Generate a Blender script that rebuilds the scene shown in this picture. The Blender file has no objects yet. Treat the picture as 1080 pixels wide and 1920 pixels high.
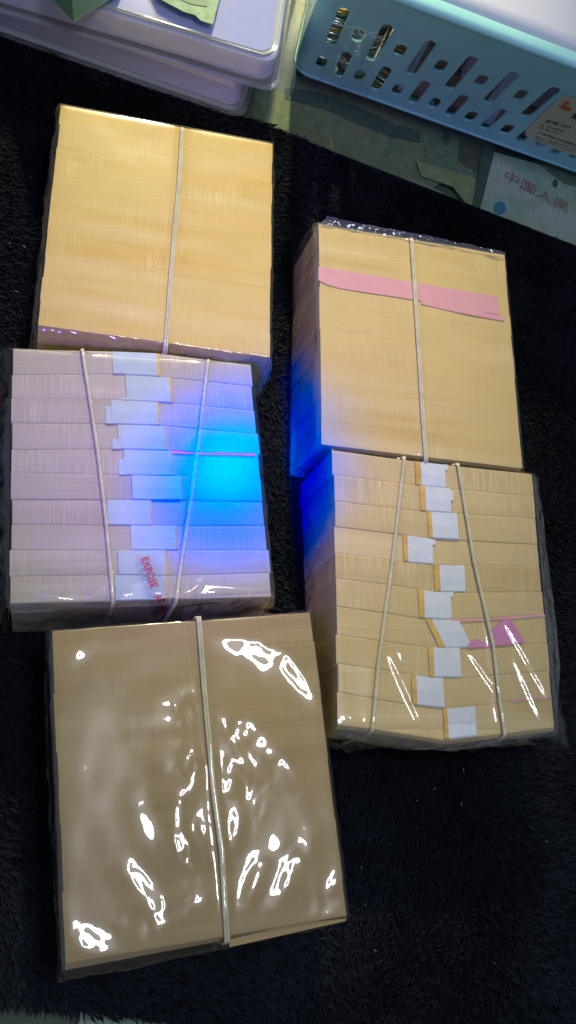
import bpy, bmesh, math, random
import numpy as np
from mathutils import Vector, Matrix, noise
from mathutils.geometry import tessellate_polygon
rnd = random.Random(7)
nrng = np.random.default_rng(11)
scene = bpy.context.scene
C = scene.collection

# ------------------------------------------------------------------ camera
# pinhole fitted to the photograph: nadir (26,1620), focal 1752 px (1920 px high), 0.525 m above the mat
NX, NY, F, HC = 26.3, 1620.25, 1752.0, 0.5246
dn = Vector((NX - 540, -(NY - 960), -F)).normalized()
up = -dn
ax = (Vector((1, 0, 0)) - up * up.x).normalized()
ay = up.cross(ax)
RW = Matrix((ax, ay, up))            # rows: world axes in camera space -> camera-to-world
cam_data = bpy.data.cameras.new('camera')
cam = bpy.data.objects.new('camera', cam_data); C.objects.link(cam)
cam.matrix_world = Matrix.Translation((0, 0, HC)) @ RW.to_4x4()
cam_data.sensor_fit = 'VERTICAL'; cam_data.sensor_height = 36; cam_data.sensor_width = 36
cam_data.lens = 36 * F / 1920
cam_data.clip_start = 0.01; cam_data.clip_end = 50
scene.camera = cam
scene.render.resolution_x = 576; scene.render.resolution_y = 1024

def U(px, py, z=0.0):
    """photo pixel -> world point on the level plane z"""
    r = RW @ Vector((px - 540, -(py - 960), -F))
    t = (z - HC) / r.z
    return Vector((r.x * t, r.y * t, z))

# ------------------------------------------------------------------ world and lamps
w = bpy.data.worlds.new('World'); scene.world = w; w.use_nodes = True
bg = w.node_tree.nodes['Background']
bg.inputs['Color'].default_value = (0.68, 0.78, 1.0, 1); bg.inputs['Strength'].default_value = 0.24
scene.cycles.transparent_max_bounces = 32; scene.cycles.max_bounces = 10
scene.view_settings.view_transform = 'Standard'; scene.view_settings.look = 'None'
scene.view_settings.exposure = 0; scene.view_settings.gamma = 1

def lamp(name, kind, loc, target, energy, color, **kw):
    d = bpy.data.lights.new(name, kind); d.energy = energy; d.color = color
    for k, v in kw.items(): setattr(d, k, v)
    o = bpy.data.objects.new(name, d); C.objects.link(o); o.location = loc
    o.rotation_euler = (Vector(target) - Vector(loc)).to_track_quat('-Z', 'Y').to_euler()
    return o
# ceiling lamps: a cool white one almost overhead, a warm one further back
_rv, _rf = [], []
for _k in range(48):
    for _r in (0.062, 0.125):
        _rv.append((0.27 + _r * math.cos(math.tau * _k / 48), 0.085 + _r * math.sin(math.tau * _k / 48), 1.25))
for _k in range(48):
    _a = 2 * _k; _b = (2 * _k + 2) % 96; _rf.append((_a, _b, _b + 1, _a + 1))
_me = bpy.data.meshes.new('lamp_ring'); _me.from_pydata(_rv, [], _rf)
_m = bpy.data.materials.new('lit_ring_tube'); _m.use_nodes = True
_p = _m.node_tree.nodes['Principled BSDF']; _p.inputs['Emission Color'].default_value = (0.86, 0.89, 1.0, 1); _p.inputs['Emission Strength'].default_value = 38.0
_me.materials.append(_m); _o = bpy.data.objects.new('lamp_ring', _me); C.objects.link(_o); _o['kind'] = 'structure'
lamp('warm_desk_lamp', 'SPOT', (0.15, 2.30, 1.30), (0.12, 0.37, 0), 345.0, (1.0, 0.87, 0.48), spot_size=math.radians(13.5), spot_blend=1.0, shadow_soft_size=0.05)
# hand torch with a violet-blue beam: hot core and wide spill
TL_ = U(-170, 1010, 0.30); TT_ = U(428, 874, 0.053)
def beam(name, target, energy, col, cone):
    # a narrow-band blue LED (about 472 nm) lies outside sRGB: its red coordinate is below zero
    o = lamp(name, 'SPOT', TL_, target, energy, (1, 1, 1), spot_size=math.radians(cone), spot_blend=1.0, shadow_soft_size=0.012)
    d = o.data; d.use_nodes = True; nt = d.node_tree; em = nt.nodes['Emission']
    cx = nt.nodes.new('ShaderNodeCombineXYZ')
    for i in range(3): cx.inputs[i].default_value = col[i]
    nt.links.new(cx.outputs[0], em.inputs['Color'])
beam('torch_core', TT_, 46.0, (-0.14, 0.13, 1.0), 9.5)
beam('torch_spill', U(470, 880, 0.03), 30.0, (-0.17, -0.05, 1.0), 24)
beam('torch_halo', U(420, 740, 0.03), 3.6, (0.26, 0.14, 1.0), 60)

# ------------------------------------------------------------------ helpers
def link_mesh(name, verts, faces, mats, parent=None, smooth=False, uvs=None, fm=None, loc=None):
    me = bpy.data.meshes.new(name)
    me.from_pydata([tuple(v) for v in verts], [], faces)
    for m in (mats if isinstance(mats, (list, tuple)) else [mats]): me.materials.append(m)
    if uvs is not None:
        l = me.uv_layers.new(name='UVMap')
        vi = np.empty(len(me.loops), dtype=np.int32); me.loops.foreach_get('vertex_index', vi)
        a = np.asarray(uvs, dtype=np.float32)[vi]; l.data.foreach_set('uv', a.ravel())
    if fm is not None: me.polygons.foreach_set('material_index', fm)
    if smooth: me.polygons.foreach_set('use_smooth', [True] * len(me.polygons))
    me.update()
    o = bpy.data.objects.new(name, me); C.objects.link(o)
    if parent is not None: o.parent = parent
    if loc is not None: o.location = loc
    return o

def thing(name, label, cat, loc=(0, 0, 0), group=None, rot=0):
    o = bpy.data.objects.new(name, None); C.objects.link(o); o.location = loc; o.rotation_euler = (0, 0, rot)
    o.empty_display_size = 0.02
    o['label'] = label; o['category'] = cat
    if group: o['group'] = group
    return o
def tag(o, label, cat, group=None):
    o['label'] = label; o['category'] = cat
    if group: o['group'] = group
    return o

def ncr(m, typ, **inp):
    n = m.node_tree.nodes.new(typ)
    for k, v in inp.items():
        n.inputs[k.replace('_', ' ')].default_value = v
    return n
def mat(name, col, rough=0.6, metal=0, spec=0.5, alpha=None):
    m = bpy.data.materials.new(name); m.use_nodes = True
    p = m.node_tree.nodes['Principled BSDF']
    p.inputs['Base Color'].default_value = (*col, 1); p.inputs['Roughness'].default_value = rough
    p.inputs['Metallic'].default_value = metal; p.inputs['Specular IOR Level'].default_value = spec
    return m
def P(m): return m.node_tree.nodes['Principled BSDF']
def L(m, a, b): m.node_tree.links.new(a, b)
def mix(m, f, a, b, mode='MIX'):
    n = m.node_tree.nodes.new('ShaderNodeMix'); n.data_type = 'RGBA'; n.blend_type = mode
    for s, v in ((n.inputs[0], f), (n.inputs[6], a), (n.inputs[7], b)):
        if hasattr(v, 'is_output'): L(m, v, s)
        else: s.default_value = v if not isinstance(v, tuple) else (*v, 1)[:4]
    return n.outputs[2]
def ramp(m, src, lo, hi, a=0.0, b=1.0):
    n = m.node_tree.nodes.new('ShaderNodeMapRange'); n.inputs[1].default_value = lo; n.inputs[2].default_value = hi
    n.inputs[3].default_value = a; n.inputs[4].default_value = b
    L(m, src, n.inputs[0]); return n.outputs[0]
def mapped(m, kind='UV', scale=(1, 1, 1), rot=(0, 0, 0)):
    tc = m.node_tree.nodes.new('ShaderNodeTexCoord'); mp = m.node_tree.nodes.new('ShaderNodeMapping')
    mp.inputs['Scale'].default_value = scale; mp.inputs['Rotation'].default_value = rot
    L(m, tc.outputs[kind], mp.inputs[0]); return mp.outputs[0]
def nz(m, vec, scale, detail=3, rough=0.5, w=0):
    n = m.node_tree.nodes.new('ShaderNodeTexNoise'); n.inputs['Scale'].default_value = scale
    n.inputs['Detail'].default_value = detail; n.inputs['Roughness'].default_value = rough
    L(m, vec, n.inputs['Vector']); return n.outputs['Fac']
def bump(m, h, strength=0.3, dist=0.001):
    n = m.node_tree.nodes.new('ShaderNodeBump'); n.inputs['Strength'].default_value = strength; n.inputs['Distance'].default_value = dist
    L(m, h, n.inputs['Height']); L(m, n.outputs[0], P(m).inputs['Normal']); return n

# ------------------------------------------------------------------ materials
def edge_paper(name, base, dark, light, seed=0.0, streak=0.5):
    """block of paper edges. UV in metres: u along the sheets, v through the stack"""
    m = mat(name, base, 0.85, spec=0.15)
    uv = mapped(m, 'UV', (1, 1, 1))
    add = m.node_tree.nodes.new('ShaderNodeVectorMath'); add.operation = 'ADD'; L(m, uv, add.inputs[0]); add.inputs[1].default_value = (seed, seed * 1.7, seed)
    def sc(x, y):
        n = m.node_tree.nodes.new('ShaderNodeMapping'); n.inputs['Scale'].default_value = (x, y, 1); L(m, add.outputs[0], n.inputs[0]); return n.outputs[0]
    sheets = nz(m, sc(10, 1900), 1, 2, 0.7)       # single sheets
    wads = nz(m, sc(3, 55), 1, 3, 0.55)           # groups of sheets of slightly different paper
    cuts = nz(m, sc(1100, 34), 1, 2, 0.6)          # ink lines printed to the edge
    patch = nz(m, sc(22, 30), 1, 3, 0.6)
    big = nz(m, sc(16, 18), 1, 3, 0.55)
    c = mix(m, ramp(m, wads, 0.38, 0.68), (*dark, 1), (*light, 1))
    c = mix(m, ramp(m, big, 0.40, 0.62, 0.0, 1.0), c, (*base, 1))
    c = mix(m, ramp(m, sheets, 0.3, 0.75, 0, 0.35), c, (dark[0] * .78, dark[1] * .75, dark[2] * .70, 1))
    def pat(lo, hi, k):
        st = m.node_tree.nodes.new('ShaderNodeMath'); st.operation = 'MULTIPLY'
        L(m, ramp(m, cuts, lo, hi), st.inputs[0]); L(m, ramp(m, patch, 0.46, 0.66, 0.04, streak * k * 1.35), st.inputs[1]); return st.outputs[0]
    c = mix(m, pat(0.5, 0.74, 0.8), c, (light[0] * 1.15, light[1] * 1.18, light[2] * 1.3, 1))
    c = mix(m, pat(0.5, 0.26, 0.6), c, (dark[0] * .82, dark[1] * .78, dark[2] * .75, 1))
    L(m, c, P(m).inputs['Base Color'])
    s = m.node_tree.nodes.new('ShaderNodeMath'); s.operation = 'ADD'; L(m, sheets, s.inputs[0]); L(m, wads, s.inputs[1])
    bump(m, s.outputs[0], 0.35, 0.0004)
    return m

def film(name, tint=(0.97, 0.97, 0.96), rough=0.03, boost=1.0, base=0.0, bscale=(60, 60, 60), bstr=0.0, haze=0.0, sheen=0.0):
    m = bpy.data.materials.new(name); m.use_nodes = True; nt = m.node_tree
    nt.nodes.remove(P(m)); out = nt.nodes['Material Output']
    tr = ncr(m, 'ShaderNodeBsdfTransparent', Color=(*tint, 1)); gl = ncr(m, 'ShaderNodeBsdfGlossy', Roughness=rough)
    gl.inputs['Color'].default_value = (1, 1, 1, 1)
    # Schlick reflectance that is the same from either side of the thin sheet
    ge = nt.nodes.new('ShaderNodeNewGeometry'); dt = nt.nodes.new('ShaderNodeVectorMath'); dt.operation = 'DOT_PRODUCT'
    L(m, ge.outputs['Incoming'], dt.inputs[0]); L(m, ge.outputs['Normal'], dt.inputs[1])
    ab = nt.nodes.new('ShaderNodeMath'); ab.operation = 'ABSOLUTE'; L(m, dt.outputs['Value'], ab.inputs[0])
    om = nt.nodes.new('ShaderNodeMath'); om.operation = 'SUBTRACT'; om.inputs[0].default_value = 1.0; L(m, ab.outputs[0], om.inputs[1])
    pw = nt.nodes.new('ShaderNodeMath'); pw.operation = 'POWER'; L(m, om.outputs[0], pw.inputs[0]); pw.inputs[1].default_value = 5.0
    fr = nt.nodes.new('ShaderNodeMath'); fr.operation = 'MULTIPLY_ADD'; L(m, pw.outputs[0], fr.inputs[0]); fr.inputs[1].default_value = 0.93; fr.inputs[2].default_value = 0.07
    ma = nt.nodes.new('ShaderNodeMath'); ma.operation = 'MULTIPLY_ADD'; ma.use_clamp = True
    L(m, fr.outputs[0], ma.inputs[0]); ma.inputs[1].default_value = boost; ma.inputs[2].default_value = base
    mx = nt.nodes.new('ShaderNodeMixShader'); L(m, ma.outputs[0], mx.inputs[0]); L(m, tr.outputs[0], mx.inputs[1]); L(m, gl.outputs[0], mx.inputs[2])
    last = mx
    if sheen > 0:
        g2 = ncr(m, 'ShaderNodeBsdfGlossy', Roughness=0.28); ms = nt.nodes.new('ShaderNodeMixShader'); ms.inputs[0].default_value = sheen
        L(m, gl.outputs[0], ms.inputs[1]); L(m, g2.outputs[0], ms.inputs[2]); L(m, ms.outputs[0], mx.inputs[2])
    if bstr > 0:
        v = mapped(m, 'Object', bscale); h = nz(m, v, 1, 2, 0.5)
        b = nt.nodes.new('ShaderNodeBump'); b.inputs['Strength'].default_value = bstr; b.inputs['Distance'].default_value = 0.004
        L(m, h, b.inputs['Height']); L(m, b.outputs[0], gl.inputs['Normal'])
    if haze > 0:
        df = ncr(m, 'ShaderNodeBsdfDiffuse'); df.inputs['Color'].default_value = (0.75, 0.78, 0.85, 1)
        m2 = nt.nodes.new('ShaderNodeMixShader'); m2.inputs[0].default_value = haze
        L(m, mx.outputs[0], m2.inputs[1]); L(m, df.outputs[0], m2.inputs[2]); last = m2
    L(m, last.outputs[0], out.inputs['Surface'])
    return m

M = {}
M['paper_a'] = edge_paper('yellow_note_edges', (0.66, 0.51, 0.20), (0.62, 0.44, 0.12), (0.72, 0.59, 0.32), 0.0, 0.5)
M['paper_b'] = edge_paper('buff_note_edges', (0.62, 0.49, 0.22), (0.56, 0.42, 0.16), (0.68, 0.56, 0.31), 3.1, 0.35)
M['paper_c'] = edge_paper('pale_note_edges', (0.46, 0.43, 0.36), (0.40, 0.36, 0.30), (0.55, 0.51, 0.44), 6.2, 0.5)
M['paper_d'] = edge_paper('tan_note_edges', (0.61, 0.49, 0.26), (0.54, 0.42, 0.20), (0.69, 0.57, 0.34), 9.4, 0.6)
M['paper_e'] = edge_paper('brown_note_edges', (0.42, 0.32, 0.17), (0.36, 0.27, 0.13), (0.47, 0.36, 0.20), 12.9, 0.3)
def plainpaper(name, c, var=0.12, rough=0.75):
    m = mat(name, c, rough, spec=0.25)
    n = nz(m, mapped(m, 'Object', (120, 120, 120)), 1, 4, 0.6)
    L(m, mix(m, ramp(m, n, 0.3, 0.7), tuple(x * (1 - var) for x in c) + (1,), tuple(min(1, x * (1 + var)) for x in c) + (1,)), P(m).inputs['Base Color'])
    bump(m, n, 0.25, 0.0004)
    return m
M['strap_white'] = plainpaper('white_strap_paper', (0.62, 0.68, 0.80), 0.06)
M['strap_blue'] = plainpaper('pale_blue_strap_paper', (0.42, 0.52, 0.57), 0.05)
M['strap_edge'] = plainpaper('kraft_strap_edge', (0.62, 0.42, 0.13), 0.2)
M['pink'] = plainpaper('pink_slip_paper', (0.60, 0.24, 0.48), 0.06)
M['pink2'] = plainpaper('pale_pink_slip_paper', (0.72, 0.36, 0.46), 0.08)

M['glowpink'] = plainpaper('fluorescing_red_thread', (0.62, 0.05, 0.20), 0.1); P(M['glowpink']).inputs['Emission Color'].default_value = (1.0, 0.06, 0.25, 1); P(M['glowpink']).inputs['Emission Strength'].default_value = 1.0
M['pinksoft'] = plainpaper('soft_pink_slip_paper', (0.64, 0.33, 0.40), 0.05)
M['magenta'] = plainpaper('magenta_line_paper', (0.62, 0.05, 0.20), 0.1)
M['cord'] = plainpaper('pale_cotton_cord', (0.58, 0.56, 0.42), 0.15, 0.9)
M['film_loose'] = film('loose_clear_film', rough=0.035, boost=1.15, bscale=(45, 45, 45), bstr=0.14, sheen=0.40)
M['film_tight'] = film('tight_clear_film', rough=0.06, boost=0.9, bscale=(30, 30, 30), bstr=0.08, sheen=0.35, haze=0.015)
M['tape'] = film('clear_sealing_tape', tint=(0.93, 0.94, 0.97), rough=0.1, boost=1.5, haze=0.10)
M['redink'] = mat('red_printing_ink', (0.45, 0.01, 0.08), 0.6)
M['whiteink'] = mat('white_printing_ink', (0.7, 0.74, 0.78), 0.6)

# fur mat
m = mat('black_fur', (0.010, 0.012, 0.017), 0.75, spec=0.12); M['fur'] = m
n = nz(m, mapped(m, 'Object', (9, 9, 9)), 1, 3, 0.6)
L(m, mix(m, ramp(m, n, 0.35, 0.7), (0.006, 0.008, 0.014, 1), (0.015, 0.020, 0.032, 1)), P(m).inputs['Base Color'])
m = mat('black_mat_weave', (0.006, 0.007, 0.010), 0.95, spec=0.05); M['matbase'] = m

# ------------------------------------------------------------------ bricks of banknotes
H = 0.053
def lerp(a, b, t): return a + (b - a) * t
def tube(path, r, sides=8, twist=0.0, relief=0.0):
    vs, fs = [], []
    n = len(path); ang = 0
    for i, p in enumerate(path):
        t = (path[min(i + 1, n - 1)] - path[max(i - 1, 0)]).normalized()
        a = t.cross(Vector((0, 0, 1)));  a = Vector((1, 0, 0)) if a.length < 1e-5 else a.normalized()
        b = t.cross(a)
        for k in range(sides):
            th = 2 * math.pi * k / sides
            rr = r * (1 + relief * math.cos(2 * (th - i * twist)))
            vs.append(p + a * math.cos(th) * rr + b * math.sin(th) * rr)
    for i in range(n - 1):
        for k in range(sides):
            k2 = (k + 1) % sides
            fs.append((i * sides + k, i * sides + k2, (i + 1) * sides + k2, (i + 1) * sides + k))
    fs.append(tuple(range(sides))[::-1]); fs.append(tuple((n - 1) * sides + k for k in range(sides)))
    return vs, fs
def resample(pts, step):
    out = []
    for a, b in zip(pts[:-1], pts[1:]):
        k = max(1, int((b - a).length / step))
        out += [a.lerp(b, j / k) for j in range(k)]
    out.append(pts[-1]); return out
def seg_dist(X, Y, a, b):
    ab = np.array([b[0] - a[0], b[1] - a[1]]); l2 = ab @ ab
    t = np.clip(((X - a[0]) * ab[0] + (Y - a[1]) * ab[1]) / l2, 0, 1)
    dx = X - (a[0] + t * ab[0]); dy = Y - (a[1] + t * ab[1])
    return np.hypot(dx, dy), t

FOOT = []        # footprints, for the fur
def brick(label, top, bottom=None, mid=None, zmid=0.03, seams=None, straps=None, paper='paper_a', cords=(), double=True,
          film_mat='film_tight', bulge=(2, 2, 2, 2), creases=(), namp=0.0004, nscale=60, gap=0.0009, strap_mat='strap_white', edge_side=-1, dome=0.0006, crumple=(), seed=0, aniso=(1, 1)):
    T = [U(*p, H) for p in top]
    B = [U(*b, 0.0) if b else Vector((t.x, t.y, 0)) for b, t in zip(bottom or [None] * 4, T)]
    Mi = [U(*b, zmid) if b else lerp(bb, t, zmid / H) for b, t, bb in zip(mid or [None] * 4, T, B)]
    cen = sum((Vector((p.x, p.y, 0)) for p in B), Vector()) / 4
    root = thing('banknote_brick', label, 'banknote brick', cen, 'bricks of banknotes wrapped in clear plastic')
    FOOT.append([(p.x, p.y) for p in B])
    W_ = ((T[1] - T[0]).length + (T[2] - T[3]).length) / 2; L_ = ((T[3] - T[0]).length + (T[2] - T[1]).length) / 2
    def bil(Q, s, t): return lerp(lerp(Q[0], Q[1], s), lerp(Q[3], Q[2], s), t)
    def pos(s, t, z):
        if z >= zmid: k = (z - zmid) / (H - zmid); p = lerp(bil(Mi, s, t), bil(T, s, t), k)
        else: p = lerp(bil(B, s, t), bil(Mi, s, t), z / zmid)
        return Vector((p.x, p.y, z)) - cen
    def st(px, py):      # inverse bilinear on the top face
        p = U(px, py, H); s = t = 0.5
        for _ in range(12):
            q = bil(T, s, t); e = p - q
            ds = lerp(T[1] - T[0], T[2] - T[3], t); dt = lerp(T[3] - T[0], T[2] - T[1], s)
            det = ds.x * dt.y - ds.y * dt.x
            s += (e.x * dt.y - e.y * dt.x) / det; t += (ds.x * e.y - ds.y * e.x) / det
        return s, t
    r = random.Random(seed)
    NXS = 25; S = [i / (NXS - 1) for i in range(NXS)]
    if seams:
        rows = []
        for sm in seams:
            q = sorted(st(*p) for p in sm)
            rows.append(np.interp(S, [a for a, _ in q], [b for _, b in q]))
        rows[0] = np.zeros(NXS) + np.minimum(rows[0], 0.02) ; rows[-1] = np.array(rows[-1])
    else:
        rows = []
        for i in range(11):
            o = 0 if i in (0, 10) else r.uniform(-0.008, 0.008)
            a = 0 if i in (0, 10) else r.uniform(-0.006, 0.006)
            rows.append(np.array([i / 10 + o + a * (s - .5) + 0.0015 * math.sin(s * 7 + i) * (0 if i in (0, 10) else 1) for s in S]))
    for i in range(len(rows) - 1):
        g = (0.00007 if straps else 0.0) / L_; sd = 0.0003 if straps else 0.00005
        t0 = rows[i] + (g if i else 0); t1 = rows[i + 1] - (g if i < len(rows) - 2 else 0)
        dz = r.uniform(-0.0003, 0.0001) * (1 if straps else 0.15); sm_ = 0.011 if straps else 0.006; sa = r.uniform(0, sm_); sb = 1 - r.uniform(0, sm_)
        def sec(k):        # cross-section stations (t fraction, z)
            return [(0, 0), (0, 0.02), (0.0, H - 0.004), (0.0, H - sd + dz), (0.05, H - sd * .35 + dz), (0.3, H + dz), (0.5, H + dz), (0.7, H + dz),
                    (0.95, H - sd * .35 + dz), (1.0, H - sd + dz), (1.0, H - 0.004), (1, 0.02), (1, 0)]
        vs, uv, fs = [], [], []
        for k in range(NXS):
            s = sa + (sb - sa) * S[k]
            for (f, z) in sec(k):
                t = t0[k] + (t1[k] - t0[k]) * f
                zz = z
                if 3 <= sec(k).index((f, z)) <= 9:
                    zz = z + 0.00035 * noise.noise((s * 6 + seed, t * 8, seed * 3.3))
                vs.append(pos(s, t, zz)); uv.append((s * W_, t * L_ + (H - min(z, H - .001)) * (0 if abs(f - .5) < .5 else 1) + (i * 0.013 if straps else 0)))
        K = 13
        for k in range(NXS - 1):
            for j in range(K - 1):
                fs.append((k * K + j, k * K + j + 1, (k + 1) * K + j + 1, (k + 1) * K + j))
        # end caps with their own uv (u down the note, v through the stack)
        for k, rev in ((0, True), (NXS - 1, False)):
            b0 = len(vs)
            for j in range(K):
                v = vs[k * K + j]; vs.append(v); uv.append((H - v.z + 0.3, uv[k * K + 5][1] + (uv[k * K + 8][1] - uv[k * K + 5][1]) * sec(k)[j][0]))
            left = [b0 + j for j in range(0, 7)]; right = [b0 + j for j in range(12, 5, -1)]
            for a in range(6):
                q = (left[a], left[a + 1], right[a + 1], right[a])
                if len(set(q)) < 4: q = tuple(dict.fromkeys(q))
                fs.append(q if rev else q[::-1])
        bo = link_mesh('banknote_bundle', vs, fs, M[paper], root, smooth=False, uvs=uv)
        if straps:
            s0, s1, se = straps[i][:3]
            tab = straps[i][3] if len(straps[i]) > 3 else None
            # values are photo pixels along the bundle's middle row
            ymid = lambda x: 0.5 * (np.interp(x, [p[0] for p in seams[i]], [p[1] for p in seams[i]]) + np.interp(x, [p[0] for p in seams[i + 1]], [p[1] for p in seams[i + 1]]))
            a = st(s0, ymid(s0))[0]; b = st(s1, ymid(s1))[0]; e = st(se, ymid(se))[0]
            xs = sorted({a, b, e}); vs, fs, fm = [], [], []
            cols = [xs[0], xs[1]] + [lerp(xs[1], xs[2], q) for q in (0.34, .67, 1)] if edge_side < 0 else [xs[0], lerp(xs[0], xs[1], .33), lerp(xs[0], xs[1], .67), xs[1], xs[2]]
            zs = [(0, 0.01), (0, H - .0005), (0.03, H + 0.0001), (0.5, H + 0.0004), (0.97, H + 0.0001), (1, H - .0005), (1, 0.01)]
            for ci, s in enumerate(cols):
                for (f, z) in zs:
                    t = float(np.interp(s, S, t0)) * (1 - f) + float(np.interp(s, S, t1)) * f
                    sk = (straps[i][4] if len(straps[i]) > 4 else 0.0) * (f - .5)
                    vs.append(pos(s + sk + r.uniform(-.0008, .0008), t, z + (0.0005 if z > .05 else 0) + dz))
            for c_ in range(len(cols) - 1):
                for j in range(6):
                    fs.append((c_ * 7 + j, c_ * 7 + j + 1, (c_ + 1) * 7 + j + 1, (c_ + 1) * 7 + j))
                    fm.append(1 if (c_ == 0 and edge_side < 0) or (c_ == len(cols) - 2 and edge_side > 0) else 0)
            if tab:      # loose end of the strap: (x photo px, f0, f1)
                tx, f0, f1 = tab; c2 = st(tx, ymid(tx))[0]; c1 = cols[-1] if edge_side < 0 else cols[0]
                b0 = len(vs)
                for s in sorted((lerp(c1, c2, -0.3), c2)):
                    for f in (f0, f1):
                        t = float(np.interp(s, S, t0)) * (1 - f) + float(np.interp(s, S, t1)) * f
                        vs.append(pos(s, t, H + 0.0006 + dz))
                fs.append((b0, b0 + 1, b0 + 3, b0 + 2)); fm.append(0)
            link_mesh('paper_strap', vs, fs, [M[strap_mat], M['strap_edge']], bo, fm=fm)
    # cords round the brick
    cord_lines = []
    for cd in cords:
        pts = [U(*p, H + 0.0012) for p in cd]
        a, b = pts[0], pts[-1]; da = (pts[0] - pts[1]).normalized(); db = (pts[-1] - pts[-2]).normalized()
        full = [Vector((a.x, a.y, 0.004)) + da * .002, Vector((a.x, a.y, H - .004)) + da * .0018, a + da * 0.0008 - Vector((0, 0, .0008))] + pts + [b + db * 0.0008 - Vector((0, 0, .0008)), Vector((b.x, b.y, H - .004)) + db * .0018, Vector((b.x, b.y, .004)) + db * .002]
        full = resample(full, 0.0012)
        cord_lines.append([(p.x, p.y) for p in pts])
        side = (pts[-1] - pts[0]).normalized().cross(Vector((0, 0, 1)))
        if double:
            vs, fs = [], []
            for sg in (-1, 1):
                path = [p - cen + side * sg * 0.0007 + Vector((0, 0, 0)) for p in full]
                v, f = tube(path, 0.00075, 7, 0.9, 0.10); o = len(vs); vs += v; fs += [tuple(x + o for x in q) for q in f]
        else:
            vs, fs = tube([p - cen for p in full], 0.0011, 8, 0.8, 0.16)
        link_mesh('cord', vs, fs, M['cord'], root, smooth=True)
    # clear film: top sheet and skirt in one welded surface
    nx, ny, ns = 110, 130, 14
    Tn = np.array([[p.x, p.y] for p in T]); Bn = np.array([[p.x, p.y] for p in B]); Mn = np.array([[p.x, p.y] for p in Mi]); cT = Tn.mean(0)
    Te = Tn + np.array([((p - cT) / np.abs(p - cT).max()) * 0.0008 for p in Tn])
    s, t = np.meshgrid(np.linspace(0, 1, nx), np.linspace(0, 1, ny))
    bl = lambda Q, s, t: (Q[0] * ((1 - s) * (1 - t))[..., None] + Q[1] * (s * (1 - t))[..., None] + Q[2] * (s * t)[..., None] + Q[3] * ((1 - s) * t)[..., None])
    XY = bl(Te, s, t)
    d = np.minimum(np.minimum(s, 1 - s) * W_, np.minimum(t, 1 - t) * L_)
    z = H + gap + dome * np.sin(np.pi * s) * np.sin(np.pi * t) - 0.0009 * np.exp(-d / 0.0012)
    fall = 1 - np.exp(-d / 0.004)
    for cl in cord_lines:
        dm = np.full(s.shape, 9.0)
        for a, b in zip(cl[:-1], cl[1:]): dm = np.minimum(dm, seg_dist(XY[..., 0], XY[..., 1], a, b)[0])
        z += (0.0026 - gap) * np.exp(-(dm / 0.0024) ** 2) + 0.0006 * np.exp(-(dm / 0.008) ** 2)
    for cr in creases:
        (p0, p1, h, wd) = cr
        a = U(*p0, H); b = U(*p1, H)
        dd, tt = seg_dist(XY[..., 0], XY[..., 1], (a.x, a.y), (b.x, b.y))
        z += h * (0.95 if seed == 5 else 1.0) * np.exp(-(dd / (wd * (1.5 if seed == 5 else 1.0))) ** 2) * (0.35 + 0.65 * np.sin(np.pi * np.clip(tt * .8 + .1, 0, 1)))
    nn = np.empty(s.shape)
    for i in range(ny):
        for j in range(nx):
            x, y = XY[i, j]
            nn[i, j] = noise.noise((x * nscale * aniso[0] + seed * 5, y * nscale * aniso[1], 1.3)) + 0.28 * noise.noise((x * nscale * 2.6 * aniso[0], y * nscale * 2.2 * aniso[1] + seed, 5.0)) - 0.5 * abs(noise.noise((x * nscale * .8, y * nscale * .8 + seed, 9.0)))
    z += namp * nn * fall
    for (p0, p1, rad_, amp_, sc_) in crumple:      # crushed areas of the loose film
        a = U(*p0, H); b = U(*p1, H)
        dd, tt = seg_dist(XY[..., 0], XY[..., 1], (a.x, a.y), (b.x, b.y))
        for i, j in zip(*np.where(dd < rad_ * 2)):
            x, y = XY[i, j]
            q = noise.noise((x * sc_, y * sc_ * .55, 21.0)) - 0.9 * abs(noise.noise((x * sc_ * 1.4 + 3, y * sc_ * .8, 31.0)))
            z[i, j] += amp_ * q * math.exp(-(dd[i, j] / rad_) ** 2) * fall[i, j]
    z = np.maximum(z, H + 0.00045)
    vs = [(XY[i, j, 0] - cen.x, XY[i, j, 1] - cen.y, z[i, j]) for i in range(ny) for j in range(nx)]
    fs = [(i * nx + j, (i + 1) * nx + j, (i + 1) * nx + j + 1, i * nx + j + 1) for i in range(ny - 1) for j in range(nx - 1)]
    per = [(0, j) for j in range(nx)] + [(i, nx - 1) for i in range(1, ny)] + [(ny - 1, j) for j in range(nx - 2, -1, -1)] + [(i, 0) for i in range(ny - 2, 0, -1)]
    prev = [i * nx + j for i, j in per]
    sides_ = {'t': bulge[0], 'r': bulge[1], 'b': bulge[2], 'l': bulge[3]}
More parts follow.
